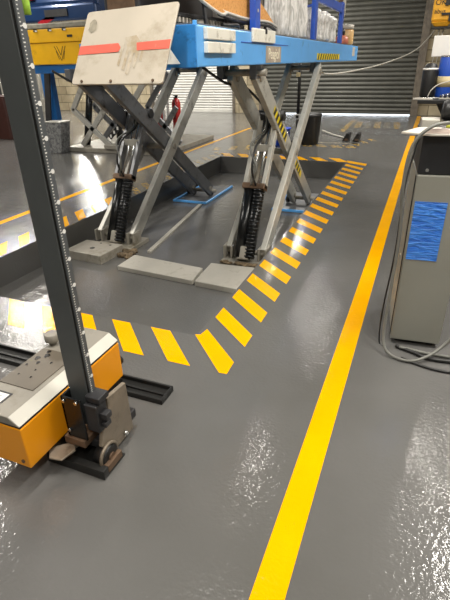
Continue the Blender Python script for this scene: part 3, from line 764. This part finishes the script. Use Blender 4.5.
MB().bar((.0, 2.645, 1.273), (.255, 2.66, 1.273), .024, .008, (0, 1, 0)).build('front_edge', M['pink'], tr, .002)
MB().box(.08, .2, 2.72, 2.8, 1.262, 1.272).build('dark_inset', M['dark'], tr, .002)
o = MB().prism([(-.02, 2.95, 1.252), (.07, 2.95, 1.252), (.07, 3.1, 1.252), (-.03, 3.1, 1.252)], (0, 0, .04)).build('paper_stack', M['paper'], None, .003)
tag(o, 'small stack of grey papers on the back of the cabinet top', 'paper')
o = MB().prism([(.1, 2.82, 1.263), (.2, 2.81, 1.263), (.2, 2.87, 1.263), (.12, 2.88, 1.263)], (0, 0, .018)).build('cloth', M['olive'], None, .006)
tag(o, 'folded olive green cloth on the tray on top of the cabinet', 'cloth')
lp = thing('inspection_lamp', 'black cylindrical inspection lamp lying on top of the cabinet, lens to the left', 'lamp', (.16, 3.0, 1.252))
MB().lathe((.085, 3.04, 1.335), [(.05, 0), (.056, .02), (.05, .1), (.03, .14), (.028, .3)], (1, -.2, 0), 26).build('barrel', M['blk'], lp)
MB().lathe((.083, 3.0405, 1.335), [(.036, 0), (.036, .0012)], (1, -.2, 0), 26).build('lens', M['crate'], lp)
MB().torus((.085, 3.04, 1.335), (1, -.2, 0), .045, .006).build('bezel', M['dark'], lp)
MB().box(.11, .18, 2.98, 3.06, 1.251, 1.286).build('cradle', M['dark'], lp)

# cables around the cabinet
def cable(pts, r_, m, label):
    return tag(MB().tube(pts, r_, 8, 8).build('cable', m), label, 'cable')
cable([(.24, 2.76, 1.305), (.14, 2.69, 1.31), (.03, 2.62, 1.295), (-.045, 2.6, 1.2), (-.06, 2.6, 1.0), (-.04, 2.62, .75), (-.04, 2.6, .4), (-.04, 2.56, .12), (0.0, 2.5, .03), (.12, 2.47, .016), (.22, 2.52, .04), (.3, 2.58, .1), (.38, 2.62, .22)], .009, M['cable'], 'grey cable looping down the left side of the cabinet and curling up at its foot')
cable([(-.025, 2.9, 1.2), (-.055, 2.8, .95), (-.05, 2.7, .6), (-.07, 2.68, .2), (-.06, 2.64, .01), (-.02, 2.6, .008)], .005, M['bcable'], 'thin black cable hanging at the left back corner of the cabinet')
cable([(.04, 2.62, .014), (.14, 2.58, .014), (.25, 2.54, .014), (.5, 2.56, .014), (.9, 2.5, .014)], .012, M['bcable'], 'thick black cable along the floor in front of the cabinet')
cable([(.08, 2.5, .01), (.18, 2.46, .01), (.3, 2.44, .01), (.55, 2.46, .01), (.9, 2.4, .01)], .008, M['bcable'], 'thin black floor cable nearest the camera by the cabinet foot')
cable([(.06, 2.6, .022), (.2, 2.6, .012), (.34, 2.6, .012), (.9, 2.62, .012)], .009, M['cable'], 'grey floor cable running right under the cabinet front')
pk = thing('cable_plug', 'orange and dark plug on the floor at the right edge by the cabinet', 'plug', (.4, 2.6, 0))
MB().box(.365, .5, 2.56, 2.63, .0, .05).build('housing', M['dark'], pk, .008)
MB().box(.36, .4, 2.555, 2.6, .051, .09).build('orange_cap', M['orange'], pk, .006)

# ------------------------------------------------------------------ tool cart beyond the cabinet
ct = thing('tool_cart', 'black tool cart with a thin top shelf beyond the cabinet', 'cart', (.2, 4.6, 0))
MB().box(-.09, .6, 4.3, 4.9, 1.27, 1.30).build('top_shelf', M['blk'], ct, .004)
MB().prism([(-.13, 4.35, 1.298), (.02, 4.3, 1.298), (.02, 4.34, 1.298), (-.09, 4.42, 1.298)], (0, 0, .012)).build('shelf_lip', M['offw'], ct, .002)
MB().prism([(.05, 4.4, 1.27), (.3, 4.4, 1.27), (.3, 4.4, 1.05), (.14, 4.4, 1.12)], (0, .35, 0)).build('shelf_bracket', M['dark'], ct, .004)
MB().box(.12, .6, 4.42, 4.88, .2, 1.05).build('carcass', M['dark'], ct, .008)
for x_, y_ in ((.2, 4.5), (.52, 4.5), (.2, 4.8), (.52, 4.8)):
    MB().cyl((x_-.02, y_, .05), (x_+.02, y_, .05), .05, n=16).build('castor', M['blk'], ct)
    MB().box(x_-.03, x_+.03, y_-.03, y_+.03, .1, .2).build('castor_fork', M['steel'], ct)
can = thing('black_canister', 'tall black rounded canister with a white collar standing on the cart shelf', 'canister', (-.03, 4.6, 1.3))
MB().lathe((-.03, 4.6, 1.3), [(.055, 0), (.06, .02), (.06, .2), (.045, .245), (.02, .26)]).build('body', M['blk'], can)
MB().torus((-.03, 4.6, 1.515), (0, 0, 1), .054, .008).build('collar', M['white'], can)
bc = thing('paint_tin', 'blue tin with a beige band on the cart shelf right of the black canister', 'tin', (.09, 4.62, 1.3))
MB().lathe((.1, 4.62, 1.3), [(.065, 0), (.07, .01), (.07, .3), (.065, .31)]).build('body', M['rack'], bc)
MB().lathe((.1, 4.62, 1.38), [(.0705, 0), (.0705, .08)]).build('band', M['beige'], bc)
MB().torus((.1, 4.62, 1.605), (0, 0, 1), .064, .008).build('rim', M['chrome'], bc)
rd = thing('red_bottle', 'dark red bottle at the right edge on the cart shelf', 'bottle', (.22, 4.62, 1.3))
MB().lathe((.215, 4.62, 1.3), [(.045, 0), (.05, .01), (.05, .22), (.02, .28)]).build('body', M['red'], rd)
MB().lathe((.215, 4.62, 1.5805), [(.022, 0), (.022, .03)]).build('cap', M['blk'], rd)
for k, (x_, y_, lab, m_, h_) in enumerate(((.02, 4.38, 'small dark tool lying at the left end of the cart shelf', 'dark', .02), (.11, 4.4, 'cluttered pale socket tray on the cart shelf', 'paper', .03), (.17, 4.45, 'brown block behind the socket tray on the cart shelf', 'rust', .045))):
    q = thing(['spanner', 'socket_tray', 'sanding_block'][k], lab, ['spanner', 'tray', 'block'][k], (x_, y_, 1.3))
    if k == 0:
        MB().bar((x_-.05, y_, 1.308), (x_+.04, y_+.02, 1.308), .012, .01, (0, 0, 1)).build('shank', M['chrome'], q, .002)
        for s_ in (-1, 1): MB().torus((x_+(-.06 if s_ < 0 else .05), y_+(.02 if s_ > 0 else 0), 1.308), (0, 0, 1), .013, .005).build('jaw', M['chrome'], q)
    elif k == 1:
        MB().box(x_-.045, x_+.045, y_-.03, y_+.03, 1.3, 1.31).build('base', M[m_], q, .002)
        for a in range(5):
            for b__ in range(2): MB().cyl((x_-.034+a*.017, y_-.012+b__*.026, 1.31), (x_-.034+a*.017, y_-.012+b__*.026, 1.33+.004*a), .007, n=10).build('socket', M['chrome'] if (a+b__) % 2 else M['blk'], q)
    else:
        MB().box(x_-.03, x_+.05, y_-.005, y_+.04, 1.3, 1.3+h_).build('body', M[m_], q, .006)
        MB().box(x_-.025, x_+.045, y_, y_+.035, 1.3+h_, 1.31+h_).build('grip', M['blk'], q, .004)
pb = thing('white_panel', 'bright white rectangular panel on a thin post above the cart', 'panel', (.1, 4.78, 1.3))
MB().box(-.045, .45, 4.76, 4.785, 1.605, 1.76).build('board', M['white'], pb, .004)
MB().cyl((.3, 4.8, 1.3), (.3, 4.8, 1.62), .012).build('post', M['steel'], pb)
MB().box(.24, .36, 4.76, 4.84, 1.3, 1.31).build('foot', M['dark'], pb, .002)
o = cable([(.26, 4.5, 1.5), (.15, 4.42, 1.44), (.05, 4.36, 1.41), (.0, 4.33, 1.37), (-.02, 4.33, 1.322)], .004, M['cord'], 'thin pale lead draped over the items on the cart shelf')
# amber unit hung from the ceiling
ub = thing('hanging_hoist', 'amber yellow hoist housing hanging at the upper right above the cart', 'hoist', (.02, 6.1, 1.86))
MB().box(-.115, .09, 6.0, 6.22, 1.93, 2.4).build('housing', M['yhoist'], ub, .02)
MB().prism([(-.115, 6.0, 1.93), (.09, 6.0, 1.93), (.05, 6.03, 1.885), (-.07, 6.03, 1.885)], (0, .16, 0)).build('lower_cone', M['yhoist'], ub, .008)
MB().box(-.1, .08, 6.02, 6.2, 1.865, 1.885).build('base_rim', M['blk'], ub, .004)
k = MB(); k.box(.0, .12, 5.985, 5.999, 2.07, 2.12); k.box(-.02, .14, 5.985, 5.999, 1.985, 2.005); k.box(.05, .1, 5.985, 5.999, 1.93, 1.985); each(k, 'dark_band', M['blk'], ub)
MB().box(.09, .22, 6.02, 6.2, 1.95, 2.35).build('motor', M['dark'], ub, .02)
text_mesh('lettering', 'OK', .07, (-.045, 5.998, 2.1), (1, 0, 0), (0, 0, 1), M['blk'], ub)
text_mesh('lettering', 'abus', .06, (-.04, 5.998, 2.02), (1, 0, 0), (0, 0, 1), M['blk'], ub)
MB().cyl((0, 6.11, 2.4), (0, 6.11, ZC), .015).build('hanging_rod', M['steel'], ub)
for x_ in (-.02, .02): MB().cyl((x_, 6.1, 1.865), (x_-.02, 6.1, 1.5), .005, n=8).build('chain', M['cord'], ub)
# hose sagging across the shutter
o = cable([(-1.6, 7.4, 1.56), (-1.75, 8.3, 1.47), (-1.9, 10, 1.36), (-1.7, 12, 1.37), (-1.1, 13.4, 1.52), (-.5, 14.8, 1.82), (-.1, 16.44, 2.4)], .016, M['cord'], 'pale air hose sagging across the dark shutter from the lift to the right pier')
o.name = 'air_hose'; o['category'] = 'hose'

# ------------------------------------------------------------------ things behind
bn = thing('waste_bin', 'black waste bin behind the right lift track, under a black post', 'bin', (-2.3, 10.3, 0))
MB().lathe((-2.3, 10.3, 0), [(.2, 0), (.22, .02), (.26, .55), (.27, .56), (.27, .6), (.2, .62)]).build('body', M['blk'], bn)
MB().box(-2.56, -2.42, 10.02, 10.05, .52, .62).build('white_tag', M['white'], bn)
MB().box(-2.52, -2.46, 10.01, 10.02, .54, .6).build('tag_print', M['blk'], bn)
MB().lathe((-2.36, 10.25, .62), [(.06, 0), (.1, .03), (.08, .08), (.05, .1)]).build('lid_clutter', M['crate'], bn)
o = thing('standing_post', 'thin black upright post rising from beside the waste bin', 'post', (-2.62, 10.6, 0))
MB().cyl((-2.62, 10.6, 0), (-2.62, 10.6, 2.3), .035).build('shaft', M['blk'], o); MB().cyl((-2.62, 10.6, 0), (-2.62, 10.6, .03), .16).build('foot', M['blk'], o)
MB().box(-2.68, -2.6, 10.54, 10.565, 1.3, 1.38).build('switch', M['beige'], o, .004)
bk = thing('bucket', 'blue plastic bucket on the floor behind the lift jack', 'bucket', (-2.8, 10.0, 0))
MB().lathe((-2.8, 10.0, 0), [(.13, 0), (.14, .01), (.18, .33), (.195, .335), (.195, .35), (.17, .35), (.15, .33)]).build('body', M['bucket'], bk)
MB().tube([(-2.99, 10, .34), (-2.97, 9.85, .28), (-2.8, 9.79, .25), (-2.63, 9.85, .28), (-2.61, 10, .34)], .006).build('handle', M['chrome'], bk)
ex = thing('extinguisher_stand', 'pale twin upright stand between two red extinguishers near the pale shutter', 'stand', (-6.23, 11.2, 0))
for x_ in (-6.3, -6.18): MB().bar((x_, 11.2, 0), (x_+.03, 11.2, 1.3), .05, .05).build('upright', M['white'], ex, .004)
MB().box(-6.34, -6.1, 11.1, 11.3, 0, .03).build('foot', M['crate'], ex)
for k, (x_, lab) in enumerate(((-6.46, 'red fire extinguisher left of the pale stand'), (-6.0, 'red fire extinguisher right of the pale stand'))):
    f_ = thing('fire_extinguisher', lab, 'fire extinguisher', (x_, 11.35, 0), 'pair of red extinguishers')
    MB().lathe((x_, 11.35, 0), [(.1, 0), (.11, .03), (.11, .72), (.08, .8), (.035, .84)]).build('cylinder', M['red'], f_)
    MB().box(x_-.05, x_+.05, 11.33, 11.37, .84, .9).build('valve', M['blk'], f_)
    MB().tube([(x_, 11.3, .88), (x_+.03, 11.2, .8), (x_+.04, 11.2, .5), (x_+.02, 11.2, .35)], .015).build('hose', M['blk'], f_)
# chocks, pole
for k, (x_, lab) in enumerate(((-1.6, 'dark rubber wheel chock, left one beyond the pit'), (-1.38, 'dark rubber wheel chock, right one beyond the pit'))):
    c = thing('wheel_chock', lab, 'wheel chock', (x_, 10.9, 0), 'rubber wheel chocks beyond the pit')
    MB().prism([(x_-.06, 10.8, 0), (x_+.08, 10.8, 0), (x_+.1, 10.8, .16), (x_+.03, 10.8, .17)], (0, .3, 0)).build('wedge', M['blk'], c, .01)
    MB().box(x_+.0, x_+.08, 10.78, 10.8, .02, .06).build('worn_face', M['rust'], c)
o = MB().tube([(-2.35, 12.1, .05), (-2.0, 11.6, .03), (-1.66, 11.2, .02)], .018, 8, 3).build('push_pole', M['cord']); tag(o, 'thin pale pole lying on the floor towards the wheel chocks', 'pole')

# ------------------------------------------------------------------ second lift in the next bay, with yellow beam
L2 = thing('bay_lift', 'yellow fronted lift on grey double scissors in the next bay, at left', 'vehicle lift', (-6.6, 8.6, 0))
MB().box(-7.4, -5.2, 8.05, 11.5, 1.49, 1.64).build('platform', M['deepblue'], L2, .01)
yb_ = MB(); yb_.box(-7.5, -5.6, 8.0, 8.5, 1.645, 2.01); ybo = yb_.build('yellow_beam', M['ybeam'], L2, .012)
MB().box(-7.5, -5.6, 7.985, 8.5, 2.015, 2.24).build('yellow_cap_beam', M['ybeam'], L2, .012)
k = MB()
for x_ in (-7.42, -6.4): k.box(x_, x_+.12, 7.98, 7.986, 2.09, 2.13)
each(k, 'dark_slot', M['blk'], L2)
k = MB()
for x_ in (-7.12, -6.78, -6.45): k.box(x_-.04, x_+.04, 7.975, 7.986, 2.2, 2.24)
each(k, 'dark_notch', M['blk'], L2)
k = MB()
for x_ in (-7.1, -6.76, -6.43): k.box(x_-.02, x_+.03, 7.97, 7.976, 2.2, 2.225)
each(k, 'pale_clip', M['white'], L2)
MB().box(-7.55, -5.6, 7.98, 8.6, 2.245, 2.33).build('grey_rubber_top', M['beamtop'], L2, .015)
lg = MB()
lc = V((-6.62, 7.998, 1.85))
for a, b_ in (((-.13, .1), (.0, -.14)), ((.13, .1), (.0, -.14)), ((-.07, .1), (.0, -.05)), ((.07, .1), (.0, -.05)), ((-.1, .02), (-.05, -.12)), ((.1, .02), (.05, -.12))):
    lg.bar(lc+V((a[0], 0, a[1])), lc+V((b_[0], 0, b_[1])), .011, .003, (0, 1, 0))
lg.build('emblem', M['logo'], ybo)
def dbl(y, mlt):
    def q(x, z): return (x, y, z)
    for a, b_ in ((q(-6.66, .12), q(-6.0, .82)), (q(-5.96, .12), q(-6.78, .82)), (q(-6.0, .8), q(-6.55, 1.46)), (q(-6.78, .8), q(-6.3, 1.46)),
                  (q(-5.3, .12), q(-4.75, .82)), (q(-4.7, .12), q(-5.45, .82)), (q(-5.45, .8), q(-4.9, 1.46))):
        y += .001
        MB().bar(a, b_, .1, .06, (0, 1, 0)).build('scissor_arm', mlt, L2, .006)
dbl(8.28, M['steel_mid']); dbl(9.0, M['steel_dark'])
MB().cyl((-6.72, 8.5, .1), (-6.42, 8.5, 1.3), .07).build('hydraulic_ram', M['blkgloss'], L2)
MB().cyl((-5.9, 8.5, .1), (-5.72, 8.5, 1.2), .06).build('hydraulic_ram', M['blkgloss'], L2)
k = MB(); k.bar((-5.9, 8.2, .3), (-5.45, 8.2, .68), .09, .02, (0, 1, 0)); ko = k.build('hazard_arm', M['blk'], L2)
kk = MB()
for t_ in range(5):
    c = V((-5.86+.09*t_, 8.188, .335+.076*t_)); kk.box(c.x-.02, c.x+.02, 8.186, 8.19, c.z-.03, c.z+.03)
each(kk, 'hazard_patch', M['white'], ko)
MB().box(-7.0, -4.6, 8.15, 10.5, 0, .09).build('base_frame', M['plate'], L2, .01)
MB().box(-6.0, -4.7, 8.1, 8.15, .09, .17).build('cross_beam', M['plate'], L2, .006)
MB().box(-7.75, -7.5, 8.6, 8.75, 0, 2.0).build('side_post', M['deepblue'], L2, .01)
MB().bar((-7.66, 8.5, .55), (-7.45, 8.5, 1.6), .14, .04, (0, 1, 0)).build('side_brace', M['dark'], L2, .006)

# blue car on the second lift
cr = thing('car', 'dark blue car standing on the lift in the next bay, rear end showing', 'car', (-6.5, 10.4, 2.33))
body_pts = [(-7.9, 8.75, 2.42), (-7.9, 8.7, 2.75), (-7.9, 8.8, 3.1), (-7.9, 9.3, 3.65), (-7.9, 11.2, 3.7), (-7.9, 12.0, 3.2), (-7.9, 12.9, 3.05), (-7.9, 13.0, 2.5), (-7.9, 12.6, 2.4)]
MB().prism(body_pts, (1.75, 0, 0)).build('body', M['car'], cr, .06)
MB().box(-7.95, -6.1, 8.55, 8.78, 2.4, 2.68).build('bumper', M['car'], cr, .04)
MB().prism([(-7.75, 8.83, 3.15), (-6.3, 8.83, 3.15), (-6.4, 9.22, 3.58), (-7.65, 9.22, 3.58)], (0, -.012, .01)).build('rear_window', M['glass'], cr)
for x_ in (-7.88, -6.4): MB().box(x_, x_+.24, 8.66, 8.72, 2.8, 2.98).build('tail_lamp', M['tail'], cr, .01)
MB().box(-7.3, -6.75, 8.53, 8.55, 2.48, 2.6).build('number_plate_recess', M['dark'], cr)
for y_ in (9.5, 12.1):
    for x_ in (-7.85, -6.35):
        w_ = MB(); w_.torus((x_+.1, y_, 2.62), (1, 0, 0), .21, .09, 28, 12); wo = w_.build('wheel', M['blk'], cr)
        MB().cyl((x_+.05, y_, 2.62), (x_+.15, y_, 2.62), .17).build('rim', M['steel'], wo)
MB().bar((-7.5, 8.6, 2.36), (-7.1, 8.6, 2.5), .1, .1, (0, 1, 0)).build('tow_bracket', M['tail'], cr)

gb = thing('metal_bin', 'scratched grey metal bin on the floor left of the double scissors', 'bin', (-7.15, 7.7, 0))
MB().prism([(-7.38, 7.85, 0), (-6.9, 7.85, 0), (-6.78, 7.85, .6), (-7.2, 7.85, .6)], (0, .28, 0)).build('body', M['hbox'], gb, .01)
MB().box(-7.22, -6.77, 7.84, 8.14, .6, .62).build('lid', M['steel'], gb, .004)
rc = thing('locker', 'red brown locker against the left, half hidden by the graduated column', 'locker', (-10.0, 9.4, 0))
MB().box(-10.6, -9.6, 9.2, 9.8, 0, 1.0).build('body', M['brown'], rc, .01)
MB().box(-10.08, -10.06, 9.19, 9.2, .05, .95).build('door_gap', M['blk'], rc); MB().box(-10.02, -9.98, 9.17, 9.2, .6, .75).build('handle', M['chrome'], rc)
db = thing('equipment_cabinet', 'tall dark equipment cabinet at the far left edge', 'cabinet', (-11.5, 9.6, 0))
MB().box(-12.4, -10.7, 9.4, 10.3, 0, 2.6).build('body', M['dark'], db, .01); MB().box(-11.56, -11.54, 9.39, 9.4, .05, 2.5).build('door_gap', M['blk'], db)

# ------------------------------------------------------------------ lights: ceiling battens, a few added as fill
def batten(x, y, z, power, label, L_=1.5, along='y', w_=.2):
    if power < 20: L_, w_ = .4, .1
    t = thing('ceiling_light', label, 'ceiling light', (x, y, z), 'fluorescent battens')
    dx, dy = (w_/2, L_/2) if along == 'y' else (L_/2, w_/2)
    MB().box(x-dx-.02, x+dx+.02, y-dy-.02, y+dy+.02, z+.02, z+.08).build('housing', M['lightbox'], t)
    for s_ in (-1, 1): MB().cyl((x+(0 if along == 'y' else s_*dx*.8), y+(s_*dy*.8 if along == 'y' else 0), z+.08), (x+(0 if along == 'y' else s_*dx*.8), y+(s_*dy*.8 if along == 'y' else 0), ZC), .008, n=8).build('suspension_rod', M['steel'], t)
    ld = bpy.data.lights.new('batten_lamp', 'AREA'); ld.shape = 'RECTANGLE'
    ld.size = w_ if along == 'y' else L_; ld.size_y = L_ if along == 'y' else w_
    ld.energy = power; ld.color = (1, .95, .87)
    lo = bpy.data.objects.new('batten_lamp', ld); COL.objects.link(lo); lo.parent = t; lo.location = (0, 0, .012)
LZ = 4.2
for x_, y_, p_, lab in ((.74, 6.1, 12, 'over the cart'), (-2.05, 5.4, 13, 'over the pit'), (-2.1, 10.9, 75, 'behind the pit'), (.9, 10, 110, 'at the right rear'), (1.25, 2.4, 75, 'over the control cabinet, added to light right-facing sides'), (1.5, 4.6, 48, 'against the right wall, added to light right-facing sides'), (-1.2, 1.5, 70, 'over the headlamp tester, a fill added for the pit wall'), (.9, -.9, 60, 'behind the camera at right, added as fill'), (-2.6, -2.4, 30, 'behind the camera in the middle'),  # unseen fill lamps added: cabinet, right wall, tester, behind camera right
                        (-6.0, 3.0, 90, 'over the near left bay'), (-8.0, 13.8, 150, 'before the pale shutter'), (-8.4, 7.4, 80, 'over the next bay'), (-11.2, 10.0, 110, 'over the far left bay'), (-12.0, 14.2, 160, 'at the far left corner'), (-10.5, 3.5, 80, 'at the near far left'), (-3.6, 14.0, 110, 'before the dark shutter')):
    batten(x_, y_, LZ, p_, 'fluorescent batten light hanging '+lab)

wl = thing('wall_light', 'tall upright bright light panel high on the stone wall at far left', 'wall light', (-12.95, YB-.1, 2.4))
MB().box(-13.4, -12.5, YB-.12, YB, 2.35, 4.25).build('housing', M['lightbox'], wl, .01)
ld = bpy.data.lights.new('panel_lamp', 'AREA'); ld.shape = 'RECTANGLE'; ld.size = .5; ld.size_y = 1.8; ld.energy = 520; ld.color = (1, .98, .94)
lo = bpy.data.objects.new('panel_lamp', ld); COL.objects.link(lo); lo.parent = wl; lo.location = (0, -.03, .9); lo.rotation_euler = (math.radians(90), 0, 0)

# daylight outside the shutters
w_ = bpy.data.worlds.new('world'); sc.world = w_; w_.use_nodes = True
bg = w_.node_tree.nodes['Background']; bg.inputs[0].default_value = (.85, .92, 1, 1); bg.inputs[1].default_value = 2.5

# ------------------------------------------------------------------ camera
fpx = 460.
def ray(x, y): return V(((x-225)/fpx, (y-300)/fpx, 1)).normalized()
down = ray(248, 1192); Yc = ray(436, 62); Yc = (Yc-down*Yc.dot(down)).normalized(); Zc = -down; Xc = Yc.cross(Zc)
# rows: world axes in image coords (x right, y down, z forward); camera axes: x right, y up, -z forward
Rw = Matrix((Xc, Yc, Zc))
R = Rw @ Matrix(((1, 0, 0), (0, -1, 0), (0, 0, -1)))
cam = bpy.data.cameras.new('camera'); co = bpy.data.objects.new('camera', cam); COL.objects.link(co)
mw = R.to_4x4(); mw.translation = (0, 0, 1.6); co.matrix_world = mw
cam.sensor_fit = 'VERTICAL'; cam.sensor_height = 36; cam.lens = 36*fpx/600; cam.clip_start = .05
sc.camera = co
sc.view_settings.view_transform = 'Standard'; sc.view_settings.look = 'None'; sc.view_settings.gamma = 1
sc.view_settings.exposure = 0.8
